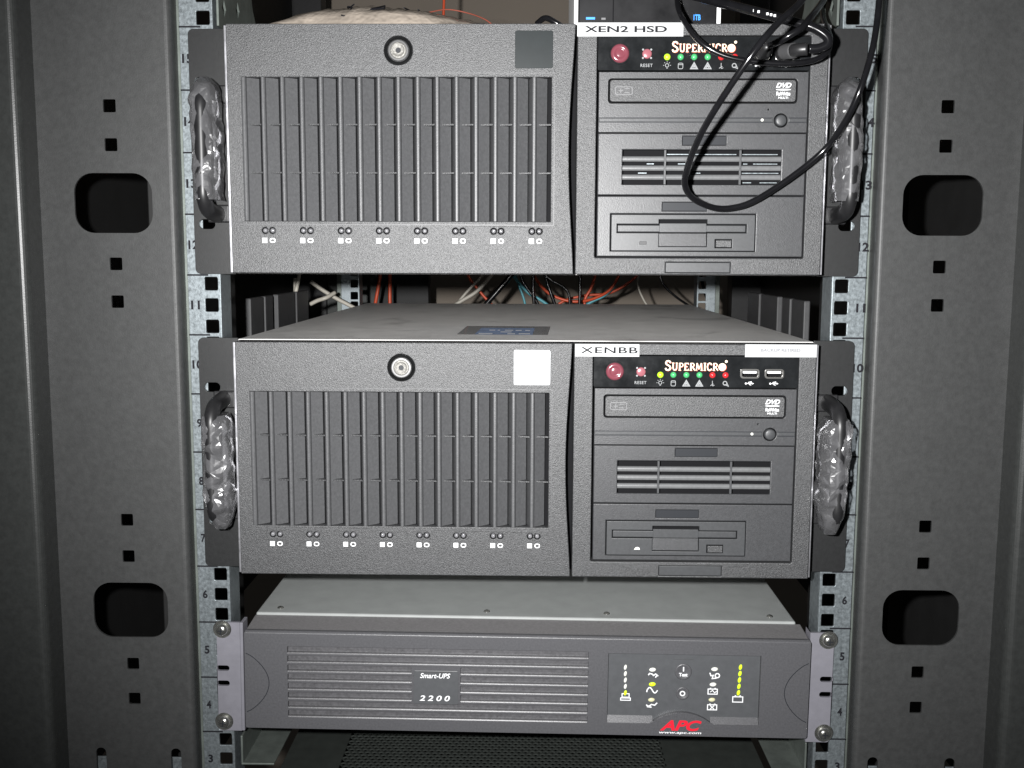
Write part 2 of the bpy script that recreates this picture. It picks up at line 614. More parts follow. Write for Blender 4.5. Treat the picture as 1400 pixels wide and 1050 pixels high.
# half of the perforated rear door and its dark stile, seen through the gap on the left
MB().box(-330, -243, 930, 934, ZB, ZT).build('rear_door', 'shelf', rack)
MB().box(-243, -162, 915, 950, ZB, ZT).build('rear_door_stile', 'interior', rack, bevel=1)

# ------------------------------------------------------------------ perforated equipment under the battery backup
sh = thing('vented_shelf', 'dark vented rack shelf with honeycomb perforations under the battery backup', 'shelf', (0, 0, 84))
MB().box(-200, -152, 14, 440, -2, 0).box(118, 200, 14, 440, -2, 0).box(-152, 118, 300, 440, -2, 0).box(-200, 200, 12, 14, -40, 0).build('top_plate', 'shelf', sh, bevel=0.3)
MB().box(-200, 200, 14, 440, -42, -40).build('bottom_plate', 'interior', sh)
hb = MB()
R = 3.3
dx, dy = 3 ** 0.5 * R, 1.5 * R
for j in range(int(286 / dy) + 1):
    for i in range(int(270 / dx)):
        cx = -152 + dx * (i + 0.5 + 0.5 * (j % 2)); cyy = 14 + dy * (j + 0.5)
        if cx > 118: continue
        o6 = [(cx + R * math.cos(math.radians(60 * k + 30)), cyy + R * math.sin(math.radians(60 * k + 30))) for k in range(6)]
        i6 = [(cx + R * 0.74 * math.cos(math.radians(60 * k + 30)), cyy + R * 0.74 * math.sin(math.radians(60 * k + 30))) for k in range(6)]
        vs = [(a, b, 0) for a, b in o6] + [(a, b, 0) for a, b in i6] + [(a, b, -1.2) for a, b in i6]
        hb.add(vs, [(k, (k + 1) % 6, 6 + (k + 1) % 6, 6 + k) for k in range(6)] + [(6 + k, 6 + (k + 1) % 6, 12 + (k + 1) % 6, 12 + k) for k in range(6)])
g = hb.build('perforated_grid', 'shelf', sh)
g['kind'] = 'stuff'

# ------------------------------------------------------------------ servers
GL = {
    'S': ([([(.56, .76), (.50, .90), (.34, .96), (.18, .92), (.10, .78), (.16, .63), (.35, .52), (.50, .42), (.57, .25), (.48, .10), (.30, .04), (.14, .09), (.07, .25)], .16)], .68),
    'U': ([([(.18, .95), (.18, .32), (.26, .11), (.41, .06), (.56, .13), (.62, .32), (.62, .95)], .15), ([(.03, .96), (.33, .96)], .08), ([(.49, .96), (.75, .96)], .08)], .80),
    'P': ([([(.2, .02), (.2, .97)], .18), ([(.2, .93), (.46, .93), (.61, .80), (.61, .62), (.46, .49), (.2, .49)], .11), ([(.05, .04), (.37, .04)], .08)], .70),
    'E': ([([(.2, .02), (.2, .97)], .18), ([(.2, .93), (.58, .93), (.58, .76)], .10), ([(.2, .5), (.48, .5)], .10), ([(.2, .06), (.60, .06), (.60, .24)], .10), ([(.05, .04), (.2, .04)], .08)], .70),
    'R': ([([(.2, .02), (.2, .97)], .18), ([(.2, .93), (.46, .93), (.60, .80), (.60, .64), (.46, .51), (.2, .51)], .11), ([(.38, .5), (.70, .04)], .16), ([(.05, .04), (.36, .04)], .08)], .76),
    'M': ([([(.14, .03), (.20, .95)], .12), ([(.20, .95), (.45, .18)], .17), ([(.45, .18), (.72, .95)], .10), ([(.74, .95), (.80, .03)], .18), ([(.02, .04), (.26, .04)], .08), ([(.66, .04), (.94, .04)], .08)], .98),
    'I': ([([(.2, .02), (.2, .98)], .18), ([(.05, .04), (.35, .04)], .08), ([(.05, .96), (.35, .96)], .08)], .42),
    'C': ([([(.64, .74), (.52, .91), (.36, .96), (.18, .85), (.10, .5), (.18, .15), (.36, .04), (.52, .09), (.65, .26)], .16)], .72),
}


def smallcaps(mb, word, x0, x1, z0, cap, small, y):
    ws = [GL[c][1] * (cap if i == 0 else small) for i, c in enumerate(word)]
    k = (x1 - x0) / sum(ws)
    x = x0
    n = 0
    for i, c in enumerate(word):
        h = cap if i == 0 else small
        for pts, wd in GL[c][0]:
            mb.ribbons([(pts, wd * h * 0.95)], y - 0.012 * (n % 4), tr=lambda p, x=x, h=h: (x + p[0] * h * k, z0 + p[1] * h))
            n += 1
        x += ws[i] * k


def usb_icon(mb, cx, cz, y, s=1.0):
    T = lambda p: (cx + p[0] * s, cz + p[1] * s)
    mb.ribbons([[(-3, 0), (2.2, 0)], [(-1.4, 0), (-.4, 1.1), (.8, 1.1)], [(-.6, 0), (.4, -1.1), (1.4, -1.1)]], y, 0.42 * s, T)
    mb.disc(cx - 2.8 * s, cz, 0.75 * s, y - 0.05, 10).disc(cx + 1.1 * s, cz + 1.1 * s, 0.55 * s, y - 0.05, 8)
    mb.add([(cx + 2.0 * s, y - 0.05, cz - .7 * s), (cx + 3.3 * s, y - 0.05, cz), (cx + 2.0 * s, y - 0.05, cz + .7 * s)], [(0, 1, 2)])


def crumpled_sleeve(name, cx, cyy, z0, z1, rx, ry, seed, parent, taper_top=0.55, taper_bot=0.6, lean=0.0):
    """thin clear bag pulled over a handle"""
    rnd = random.Random(seed)
    off = Vector((rnd.uniform(0, 50), rnd.uniform(0, 50), rnd.uniform(0, 50)))
    NU, NV = 15, 19
    vs, fs = [], []
    for j in range(NV + 1):
        t = j / NV
        z = z0 + (z1 - z0) * t
        k = 1.0
        if t > 0.80: k = taper_top + (1 - taper_top) * math.sqrt(max(0, 1 - ((t - 0.80) / 0.20) ** 2))
        if t < 0.24: k = taper_bot + (1 - taper_bot) * (t / 0.24) ** 0.7
        for i in range(NU):
            a = 2 * math.pi * (i + rnd.uniform(-0.28, 0.28) + 0.5 * (j % 2)) / NU
            d = Vector((math.cos(a) * 0.9, math.sin(a) * 0.9, z * 0.05)) + off
            n2 = 1 + noise.noise(d) * 0.16 - abs(noise.noise(d * 1.7)) * 0.16 - abs(noise.noise(d * 2.9)) * 0.14 + rnd.uniform(-0.12, 0.10)
            vs.append((cx + lean * (t - .5) + rx * k * n2 * math.copysign(abs(math.cos(a)) ** 0.6, math.cos(a)), cyy + ry * k * n2 * math.copysign(abs(math.sin(a)) ** 0.6, math.sin(a)), z + (rnd.uniform(-1.2, 1.2) if 0 < j < NV else 0)))
    for j in range(NV):
        for i in range(NU):
            i2 = (i + 1) % NU
            a, b, c, d = j * NU + i, j * NU + i2, (j + 1) * NU + i2, (j + 1) * NU + i
            if rnd.random() < 0.5:
                fs += [(a, b, c), (a, c, d)]
            else:
                fs += [(a, b, d), (b, c, d)]
    mb = MB().add(vs, fs)
    mb.add([vs[NV * NU + i] for i in range(NU)], [tuple(range(NU))])
    o = mb.build(name, 'clear_wrap', parent, smooth=False)
    sd = o.modifiers.new('soften', 'SUBSURF')
    sd.subdivision_type = 'CATMULL_CLARK'
    sd.levels = sd.render_levels = 1
    return o


YF = -25.0     # front plane of the server bezels


def build_server(z0, label, top):
    S = thing('rack_server', label, 'server', (0, 0, z0), group='black rack servers with louvred doors')
    # chassis
    ch = MB().box(-213, 213, -3, 600, 1.0, 174.8).build('chassis', 'chassis_paint', S, bevel=0.8)
    MB().box(-212, 212, -5, -3.0, 1.5, 174.2).build('chassis_front', 'black', S)
    # ears, handles, sleeves
    for s in (-1, 1):
        holes = []
        for z in (37.0, 138.5):
            h = rrect(s * 233.2 - 6.0, s * 233.2 + 6.0, z - 3.5, z + 3.5, 3.4, 5)
            holes.append(h)
        c = (1, 0, 0, 1) if s < 0 else (0, 1, 1, 0)
        xs = sorted((s * 213.2, s * 242.9))
        e = MB().plate(rrect(xs[0], xs[1], 0.6, 175.6, 4.0, 5, c), holes, -3.2, -0.6).build('rack_ear', 'black_steel', S, bevel=0.3)
        xs = sorted((s * 209.9, s * 211.5))
        MB().box(xs[0], xs[1], -22.0, -5.2, 2.0, 174.0).build('flange', 'bare_edge', e, bevel=0.3)
        hx = s * 224.0
        hp = [(hx, -2, 44), (hx, -14, 44.5), (hx, -30, 47), (hx, -37, 54), (hx, -38, 66), (hx, -38, 88), (hx, -38, 108), (hx, -37, 120), (hx, -30, 127), (hx, -14, 129.5), (hx, -2, 130)]
        hb = MB().tube(hp, 6.2, 14, 6, flat=0.85)
        h = hb.build('handle', 'handle_black', S, smooth=True)
        for zf in (38, 123):
            MB().box(hx - 8, hx + 8, -6, -3.3, zf, zf + 13).build('handle_foot', 'handle_black', h, bevel=1.2)
        if top:
            crumpled_sleeve('plastic_sleeve', hx - s * 0.5, -27, 53, 137, 9.8, 18, 11 + s, h, 0.35, 0.92)
        else:
            crumpled_sleeve('plastic_sleeve', hx + s * (-2.0 if s < 0 else -1.0), -28, 38, 122, 11.2, 18, 27 + s, h, 0.75, 0.45, lean=s * 3)
    # ---------------- left door with its louvres
    edge = []
    for k in range(13):
        t = k / 12
        edge.append((34.6 - 4.0 * math.sin(math.pi * min(1, max(0, (t - 0.0)))) ** 1.3, 1.9 + (174.4 - 1.9) * t))
    outer = [(-209.3, 1.9)] + edge + [(-209.3, 174.4)]
    lock_hole = circ(-88.7, 156.3, 10.0, 28)
    leds = []
    for i in range(8):
        xc = -182.4 + i * 27.15
        leds += [(xc - 2.6, 32.0), (xc + 2.6, 32.0)]
    d = MB().plate(outer, [rect(-199.3, 18.2, 38.8, 138.3), lock_hole] + [circ(a, b, 2.3, 12) for a, b in leds], YF, YF + 6).build('door', 'bezel', S, bevel=0.7, segs=3)
    MB().box(-208.5, 30, YF + 13, YF + 16, 3, 174).build('door_back', 'black', d)
    MB().box(-209.2, -207.2, YF + 6, -5, 2.4, 174).box(-209.2, 33.5, YF + 6, -5, 172, 174).box(-209.2, 33.5, YF + 6, -5, 2.4, 4.4).build('door_rim', 'bezel_smooth', d)
    pitch = 217.5 / 16
    for i in range(16):
        x0 = -199.3 + i * pitch
        prof = [(0.35, YF + 0.1), (1.0, YF - 0.25), (2.1, YF - 0.25), (2.9, YF + 0.3), (3.4, YF + 2.2), (10.7, YF + 7.8), (10.7, YF + 11), (-2.5, YF + 11)]
        if i == 0:
            prof[-1] = (0.02, YF + 11); prof[0] = (0.05, YF + 0.1)
        MB().extrude_xy([(x0 + a, b) for a, b in prof], 38.9, 138.2).build('louver', 'louver', d)
    for z in (72.6, 106.0):
        b = MB()
        for i in range(16):
            x0 = -199.3 + i * pitch
            pr = [(x0 + 4.9, YF + 3.0), (x0 + 13.3, YF + 1.2), (x0 + 11.6, YF + 8.8), (x0 + 10.7, YF + 8.6)]
            b.extrude_xy(pr, z - 0.5, z + 0.5)
        b.build('crossbar', 'bezel', d)
    # shallow frame line round the louvres
    MB().ribbons([loop(rect(-203.5, 20.4, 36.3, 141.0))], YF - 0.1, 0.5).build('louver_border', 'louver', d)
    # lock
    lk = MB().lathe(-88.7, 156.3, [(7.4, YF + 0.4), (7.9, YF + 0.7), (8.4, YF + 2.2), (9.9, YF + 4.5), (9.95, YF + 10)], 32).build('lock', 'black_steel', d)
    MB().lathe(-88.7, 156.3, [(6.9, YF - 0.1), (7.2, YF + 0.3)], 32).build('lock_ring', 'chrome', lk)
    MB().lathe(-88.7, 156.3, [(2.9, YF - 0.5), (3.4, YF - 0.55), (4.4, YF - 0.9), (5.2, YF - 0.8), (5.7, YF - 0.1)], 32).build('lock_cylinder', 'lock_face', lk, smooth=False)
    MB().lathe(-88.7, 156.3, [(1.8, YF - 0.75), (1.9, YF - 0.5)], 16).build('keyhole', 'recess', lk)
    mk = MB()
    if top:
        mk.ribbons([[(-76.5, 155.6), (-73.5, 155.6)], [(-75.0, 155.6), (-75.0, 157.6)], [(-88.7, 143.9), (-88.7, 141.9)], [(-90.2, 141.7), (-87.2, 141.7)]], YF - 0.08, 0.35)
    else:
        mk.ribbons([[(-76.5, 155.6), (-74.0, 155.6)], [(-75.2, 155.6), (-75.2, 157.4)]], YF - 0.08, 0.35)
    mk.build('lock_mark', 'print_faint', d)
    # badge
    bz = 0.0
    bd = MB().plate(rrect(-7.4, 18.9, 144.2, 169.6, 1.2, 3), [], YF - 0.5, YF + 0.2).build('badge', 'badge_dark_reflection' if top else 'badge_flash_glare', d, bevel=0.2)
    bd['label'] = 'blank square mirror badge with its dark reflection painted in' if top else 'blank square mirror badge with flash glare painted white'
    # drive lights and their printed symbols
    for a, b in leds:
        MB().lathe(a, b, [(0.5, YF - 0.2), (1.2, YF), (1.6, YF + 0.6), (1.7, YF + 4)], 12).build('drive_light', 'led_clear', d, smooth=True)
    ic = MB()
    for i in range(8):
        xc = -182.4 + i * 27.15
        for q in range(5):
            zz = 25.0 - 1.5 + q * 0.75
            ic.ribbons([[(xc - 4.6, zz), (xc - 1.4, zz)]], YF - 0.08, 0.52 if q % 2 == 0 else 0.3)
        ic.ribbons([[(xc - 4.4, 23.3), (xc - 4.4, 26.7)], [(xc - 1.5, 23.3), (xc - 1.5, 26.7)], [(xc - 3.0, 23.3), (xc - 3.0, 26.7)]], YF - 0.16, 0.55)
        ic.ribbons([loop(rrect(xc + 1.0, xc + 4.3, 23.7, 26.3, 1.1, 3))], YF - 0.08, 0.7)
    ic.build('light_symbol', 'print_white', d)

    # ---------------- right frame with the drive bays
    fr = MB().plate(rect(36.0, 209.5, 1.8, 174.4), [rrect(49.6, 197.2, 13.6, 166.4, 1.0, 2), rect(100, 146, 3.2, 10.6)], YF, -5.2).build('bezel_frame', 'bezel', S, bevel=0.8, segs=3)
    MB().box(100.25, 145.75, YF + 0.7, YF + 6, 3.4, 10.4).build('release_tab', 'bezel_smooth', fr, bevel=0.3)
    MB().box(49.0, 198, YF + 12, YF + 14, 13, 167).build('bay_back', 'black', fr)
    # control panel
    cpn = MB().plate(rrect(50.2, 196.8, 143.0, 165.7, 1.2, 3), [rrect(162.3 - 6.4, 162.3 + 6.4, 153.3 - 2.9, 153.3 + 2.9, 1.6, 3), rrect(179.8 - 6.4, 179.8 + 6.4, 153.3 - 2.9, 153.3 + 2.9, 1.6, 3)], YF + 0.9, YF + 8).build('control_panel', 'gloss_black', S, bevel=0.5)
    YP = YF + 0.9
    pb = MB().lathe(65.4, 154.4, [(2.4, YP - 1.6), (3.0, YP - 1.4), (3.5, YP - 2.0), (5.4, YP - 1.9), (6.3, YP - 1.2), (6.6, YP + 1)], 32).build('power_button', 'power_pink', cpn, smooth=True)
    MB().lathe(65.4, 154.4, [(6.7, YP - 0.5), (7.4, YP - 0.5), (7.6, YP + 0.2)], 32).build('button_ring', 'gloss_black', cpn)
    MB().lathe(84.2, 154.2, [(2.6, YP - 1.0), (3.2, YP - 0.7), (3.4, YP + 0.4)], 20).build('reset_button', 'reset_pink', cpn, smooth=True)
    mk = MB()
    for a in (45, 135, 225, 315):
        c_, s_ = math.cos(math.radians(a)), math.sin(math.radians(a))
        mk.disc(84.2 + 4.0 * c_, 154.2 + 4.0 * s_, 0.7, YP - 0.08, 8)
    mk.text('RESET', 79.8, 88.2, 145.3, 147.5, YP - 0.08, bold=0.01, spacing=1.15)
    mk.build('reset_lettering', 'print_grey', cpn)
    names = ['led_lime', 'led_green', 'led_green', 'led_green', 'led_red', 'led_red']
    xs = [98.2 + 9.36 * i for i in range(6)]
    for x, nm in zip(xs, names):
        MB().lathe(x, 152.1, [(0.6, YP - 1.8), (1.5, YP - 1.4), (2.1, YP - 0.6), (2.3, YP + 0.2)], 16).build('indicator_light', nm, cpn, smooth=True)
    ik = MB()
    zc = 146.0
    X = xs
    ik.ribbons([loop(circ(X[0], zc + .4, 1.2, 10)), [(X[0] - .5, zc - 1.5), (X[0] + .5, zc - 1.5)]] +
               [[(X[0] + 2.0 * math.cos(a), zc + .4 + 2.0 * math.sin(a)), (X[0] + 2.7 * math.cos(a), zc + .4 + 2.7 * math.sin(a))] for a in (0, .8, 1.57, 2.34, 3.14)], YP - 0.08, 0.4)
    ik.ribbons([loop(rrect(X[1] - 1.6, X[1] + 1.6, zc - 1.9, zc + 1.9, .8, 3)), [(X[1] - 1.4, zc + .9), (X[1] + 1.4, zc + .9)]], YP - 0.08, 0.42)
    for q in (2, 3):
        ik.ribbons([loop([(X[q] - 2.3, zc - 1.8), (X[q] + 2.3, zc - 1.8), (X[q], zc + 2.1)]), [(X[q] - .9, zc - 1.2), (X[q], zc + .3), (X[q] + .9, zc - 1.2)]], YP - 0.08, 0.8)
    ik.ribbons([[(X[4], zc + 2), (X[4], zc - 1.3)], [(X[4] - 1.4, zc - 1.6), (X[4] - .4, zc - .9), (X[4] + .4, zc - 1.7), (X[4] + 1.5, zc - 1.2)], [(X[4], zc - .4), (X[4] + .9, zc - .4)]], YP - 0.08, 0.45)
    ik.ribbons([loop(circ(X[5] - .3, zc + .3, 1.4, 10)), [(X[5] - .5, zc - .6), (X[5] + 2.2, zc - 1.9), (X[5] + .8, zc + .9)]], YP - 0.08, 0.6)
    ik.build('indicator_symbol', 'print_grey', cpn)
    lg = MB()
    smallcaps(lg, 'SUPERMICR', 101.2, 139.6, 155.3, 7.2, 5.7, YP - 0.14)
    lg.disc(142.4, 158.0, 2.75, YP - 0.16, 20).disc(145.2, 162.0, 1.0, YP - 0.16, 12)
    lo_ = MB(); smallcaps(lo_, 'SUPERMICR', 101.5, 139.9, 155.0, 7.2, 5.7, YP - 0.05); lo_.disc(142.7, 157.7, 2.85, YP - 0.07, 20)
    lo_.build('lettering_shadow', 'logo_orange', cpn)
    lg.build('maker_lettering', 'logo_cream', cpn)
    for x in (162.3, 179.8):
        u = MB().plate(rrect(x - 6.9, x + 6.9, 153.3 - 3.5, 153.3 + 3.5, 2.0, 4), [rrect(x - 5.6, x + 5.6, 153.3 - 2.3, 153.3 + 2.3, 1.2, 3)], YP - 0.7, YP + 5).build('usb_port', 'usb_shell', cpn, bevel=0.25)
        MB().box(x - 4.8, x + 4.8, YP + 0.2, YP + 5, 153.3 + 0.2, 153.3 + 1.7).build('port_tongue', 'print_white', u)
    mk = MB(); usb_icon(mk, 162.3, 146.2, YP - 0.08, 0.95); usb_icon(mk, 179.8, 146.2, YP - 0.08, 0.95)
    mk.build('port_symbol', 'print_white', cpn)

    # optical drive
    od = MB().plate(rect(51.2, 196.4, 100.9, 142.0), [rrect(57.6, 189.2, 120.6, 137.6, 2.6, 4), circ(178.2, 109.1, 4.9, 24), circ(169.4, 116.6, 0.6, 8)], YF + 1.0, YF + 9).build('optical_drive', 'drive', S, bevel=0.6)
    MB().box(53, 195, YF + 9.1, YF + 10, 101, 141).build('drive_body', 'black', od)
    ty = MB().plate(rrect(59.0, 187.8, 121.9, 136.4, 1.8, 4), [], YF + 0.5, YF + 8).build('disc_tray', 'bezel', od, bevel=0.6, segs=3)
    mk = MB().text('DVD', 174.0, 184.6, 131.2, 134.6, YF + 0.42, bold=0.03, shear=0.35)
    mk.disc(179.2, 130.0, 5.3, YF + 0.42, 20, 0.5)
    mk.text('ReWrite', 174.4, 184.0, 126.0, 128.6, YF + 0.42, bold=0.04).text('MULTI', 175.8, 182.6, 123.8, 125.2, YF + 0.42, bold=0.02)
    mk.build('disc_lettering', 'print_white', ty)
    mk = MB().ribbons([loop(rrect(62.6, 74.4, 126.6, 131.8, 1.2, 3)), [(65, 129.2), (68, 129.2)], [(69, 130.6), (72.5, 130.6)], [(69, 128), (72.5, 128)], [(66.4, 127.4), (66.4, 131)]], YF + 0.42, 0.6)
    mk.build('compact_disc_mark', 'print_faint', ty)
    MB().box(51.4, 172.6, YF + 0.72, YF + 2.0, 108.0, 110.6).box(183.6, 196.2, YF + 0.72, YF + 2, 108.0, 110.6).build('trim_groove', 'bezel_smooth', od, bevel=0.5)
    MB().ribbons([[(51.4, 107.7), (172.6, 107.7)], [(51.4, 110.9), (172.6, 110.9)], [(183.6, 107.7), (196.2, 107.7)], [(183.6, 110.9), (196.2, 110.9)]], YF + 0.9, 0.5).build('groove_line', 'recess', od)
    MB().lathe(178.2, 109.1, [(3.0, YF - 0.4), (3.7, YF - 0.1), (4.0, YF + 0.8), (4.05, YF + 6)], 24).build('eject_button', 'bezel_smooth', od, smooth=True)
    MB().lathe(165.2, 109.4, [(0.5, YF + 0.3), (1.0, YF + 0.5), (1.05, YF + 1)], 10).build('activity_light', 'led_off', od)

    # blanking cover with the ventilation slots
    vc = MB().plate(rect(51.2, 196.4, 57.6, 100.2), [rect(68.4, 179.6, 64.8, 89.0), rect(110.2, 140.8, 92.2, 98.4)], YF + 1.0, YF + 4).build('vent_cover', 'drive', S, bevel=0.6)
    MB().box(110.4, 140.6, YF + 1.5, YF + 3.8, 92.4, 98.2).build('blank_plate', 'recess', vc)
    MB().box(60, 190, YF + 9.8, YF + 11, 60, 96).build('vent_back', 'black', vc)
    for q in range(3):
        z = 69.0 + q * 6.3
        MB().extrude_yz([(YF + 2.0, z - 0.7), (YF + 1.5, z - 0.2), (YF + 1.25, z + 0.6), (YF + 1.2, z + 1.2), (YF + 1.3, z + 1.9), (YF + 1.7, z + 2.6), (YF + 2.4, z + 3.0), (YF + 4.0, z + 3.0), (YF + 4.0, z - 0.6)], 68.5, 179.5).build('slat', 'slat', vc)
    for x in (98.3, 151.0):
        MB().box(x - 0.8, x + 0.8, YF + 0.9, YF + 3.6, 64.9, 88.9).build('vent_bar', 'bezel_smooth', vc, bevel=0.25)
    if top:
        for z, segs_ in ((66.6, ((154, 160), (166, 178))), (73.2, ((80, 86), (152, 179), (118, 124))), (79.6, ((86, 91), (108, 115), (154, 157), (161, 178))), (86.2, ((100, 149), (153, 178)))):
            for (a, c) in segs_:
                MB().box(a, c, YF + 6.0, YF + 7.2, z - 0.25, z + 0.35).build('filter_clip', 'zinc', vc)

    # floppy drive
    fd = MB().plate(rect(51.2, 196.4, 14.6, 56.8), [rect(60.6, 163.2, 18.0, 44.6), rect(97.0, 128.4, 46.6, 52.6)], YF + 1.0, YF + 6).build('floppy_drive', 'drive', S, bevel=0.6)
    MB().box(97.2, 128.2, YF + 1.5, YF + 5, 46.8, 52.4).build('blank_plate', 'recess', fd)
    ff = MB().plate(rect(61.2, 162.6, 18.6, 44.0), [[(65.2, 31.2), (94.8, 31.2), (94.8, 21.6), (129.0, 21.6), (129.0, 31.2), (156.8, 31.2), (156.8, 37.4), (129.0, 37.4), (129.0, 40.6), (94.8, 40.6), (94.8, 37.4), (65.2, 37.4)], rect(134.6, 146.8, 20.6, 26.8)], YF + 0.4, YF + 5).build('floppy_face', 'bezel_smooth', fd, bevel=0.4)
    MB().box(60, 164, YF + 7, YF + 8, 17, 45).build('floppy_back', 'black', fd)
    MB().box(65.8, 156.2, YF + 1.4, YF + 3, 31.9, 36.6).build('disk_flap', 'bezel_smooth', fd, bevel=0.4)
    MB().extrude_yz([(YF + 0.9, 31.6), (YF + 0.9, 38.0), (YF + 4, 38.0), (YF + 4, 31.6)], 95.3, 128.5).build('flap_lip', 'bezel_smooth', fd, bevel=0.3)
    MB().extrude_yz([(YF + 2.4, 22.0), (YF + 3.0, 30.8), (YF + 5.2, 30.8), (YF + 5.2, 22.0)], 95.2, 128.6).build('finger_scoop', 'drive', fd)
    MB().box(135.2, 146.2, YF - 0.6, YF + 4, 21.2, 26.2).build('eject_button', 'bezel', fd, bevel=0.4)
    if top:
        MB().box(81.2, 86.4, YF + 0.1, YF + 1, 23.0, 25.2).build('activity_light', 'manager', fd, bevel=0.3)
    else:
        MB().plate([(81.4, 22.8), (85.8, 22.8), (85.4, 24.2), (84.0, 24.8), (82.6, 24.4)], [], YF + 0.1, YF + 0.6).build('activity_light', 'led_off', fd)

    # paper labels
    YL = YF - 0.35
    if top:
        lb = MB().plate(rect(35.6, 108.8, 165.6, 174.9), [], YL, YF - 0.05).build('paper_label', 'paper', S)
        lb['label'] = 'white label printed XEN2 HSD'
        MB().text('XEN2 HSD', 40.5, 97.5, 168.3, 172.6, YL - 0.08, bold=0.022).build('label_lettering', 'ink', lb)
    else:
        lb = MB().plate(rect(36.6, 82.6, 165.2, 174.2), [], YL, YF - 0.05).build('paper_label', 'paper', S)
        lb['label'] = 'white label printed XENBB'
        MB().text('XENBB', 40.5, 81.4, 167.6, 172.0, YL - 0.08, bold=0.012, spacing=1.1).build('label_lettering', 'ink', lb)
        lb = MB().plate(rect(158.2, 209.3, 165.4, 174.6), [], YL, YF - 0.05).build('paper_label', 'paper', S)
        lb['label'] = 'white label with faint small lettering'
        MB().text('BACKUP RETIRED', 169.5, 197.5, 169.3, 171.6, YL - 0.08, bold=0.02).build('label_lettering', 'ink_grey', lb)
        # sticker on the lid
        a = MB().add([(-54, 52, 174.95), (18, 50, 174.95), (22, 150, 174.95), (-52, 154, 174.95)], [(0, 1, 2, 3)]).build('lid_sticker', 'sticker_clear', S)
        MB().add([(-40, 51, 175.10), (6, 50, 175.10), (8, 126, 175.10), (-38, 128, 175.10)], [(0, 1, 2, 3)]).build('sticker_print', 'sticker_blue', a)
        b = MB()
        for (x, y, wd) in ((-30, 92, 5), (-23, 92, 2), (-17, 92, 7), (-8, 90, 5), (0, 90, 4), (-37, 53, 11), (-14, 52, 6), (-5, 53, 9), (-20, 72, 9)):
            b.add([(x, y, 175.25), (x + wd, y, 175.25), (x + wd, y + 9, 175.25), (x, y + 9, 175.25)], [(0, 1, 2, 3)])
        b.build('sticker_mark', 'print_white', a)
    return S


build_server(11 * U + 0.2, 'upper black rack server with a white XEN2 HSD label and square badge painted as a dark reflection', True)
build_server(6 * U + 0.4, 'lower black rack server with a white XENBB label and square badge painted white as flash glare', False)

# ------------------------------------------------------------------ battery backup
UP_ = thing('battery_backup', 'grey two unit battery backup with red logo at the bottom of the rack', 'battery backup', (0, 0, 3 * U), roty=math.radians(0.46))
MB().box(-213, 214, 23, 520, 2, 87.2).build('case', 'ups_metal', UP_, bevel=1.6, segs=4)
YU = -10.0
rows = 8
gz0, gz1 = 14.4, 72.6
hgt = (gz1 - gz0) / rows
holes = []
cells = []
for q in range(rows):
    z0 = gz0 + q * hgt + 1.5
    z1 = gz0 + (q + 1) * hgt
    if 2 <= q <= 5:
        cells += [(-180.6, -85.2, z0, z1), (-48.0, 49.6, z0, z1)]
    else:
        cells += [(-180.6, 49.6, z0, z1)]
holes = [rrect(a, b, c, d, 0.8, 2) for a, b, c, d in cells]
# display recess outline: raised arch over the logo
arch = [(64.6, 16.4), (96.5, 16.4)]
for k in range(11):
    t = k / 10
    arch.append((100 + 43 * t, 18.0 + 7.4 * math.sin(math.pi * t) ** 0.8))
arch += [(146.5, 16.4), (180.4, 16.4)]
disp = arch + [(180.4, 71.6), (64.6, 71.6)]
bz = MB().plate(rrect(-213.5, 217.5, 6.6, 83.6, 1.5, 3), holes + [disp], YU, YU + 5).build('bezel', 'ups_bezel', UP_, bevel=0.75, segs=4)
MB().extrude_yz([(YU - 0.15 + 2.2 - 2.2 * math.cos(math.radians(a)), 82.2 + 2.2 * math.sin(math.radians(a))) for a in range(0, 91, 10)] + [(YU + 4, 84.4), (YU + 4, 82.2)], -212.6, 216.6).build('top_edge', 'ups_bezel', bz, smooth=False)
MB().extrude_yz([(YU + 5, 6.7), (YU + 5, 83.3), (22.8, 85.6), (22.8, 6.7)], -213.4, 217.4).build('bezel_body', 'ups_bezel_band', UP_, bevel=0.8)
for a, b, c, d in cells:
    MB().extrude_yz([(YU + 0.1, c + 0.02), (YU + 0.5, c + 0.75), (YU + 3.0, c + 0.95), (YU + 3.2, d - 0.1), (YU + 4.8, d - 0.1), (YU + 4.8, c + 0.02)], a + 0.1, b - 0.1).build('louver', 'ups_lip', bz)
np_ = MB().plate(rrect(-83.6, -49.6, 28.6, 55.2, 0.8, 2), [], YU - 0.35, YU + 0.1).build('name_plate', 'ups_panel', bz, bevel=0.2)
MB().text('Smart-UPS', -78.8, -55.6, 49.4, 53.4, YU - 0.5, bold=0.015, shear=0.25).text('2200', -79.2, -55.8, 31.2, 35.6, YU - 0.5, bold=0.02, shear=0.2, spacing=1.5).build('plate_lettering', 'print_white', np_)
MB().box(-79, -54.5, YU - 0.6, YU - 0.3, 54.0, 54.5).build('plate_line', 'manager', np_)
for s in (-1, 1):
    xe = -213.4 if s < 0 else 217.4
    pts = [(xe - s * (1.0 + 17.5 * math.sin(math.pi * k / 28) ** 0.75), 66.5 - 47 * k / 28) for k in range(29)]
    MB().ribbons([pts], YU - 0.07, 0.6).build('grip_line', 'recess', bz)
# sloping sill under the display and its floor
for xa, xb in ((64.8, 99.6), (143.6, 180.2)):
    MB().extrude_yz([(YU + 0.1, 16.5), (YU + 3.3, 21.2), (YU + 4.6, 21.2), (YU + 4.6, 16.5)], xa, xb).build('display_sill', 'ups_bezel', bz)
dp = MB().box(64.7, 180.3, YU + 3.4, YU + 4.8, 15.0, 71.5).build('display_panel', 'ups_panel', UP_)
YD = YU + 3.32


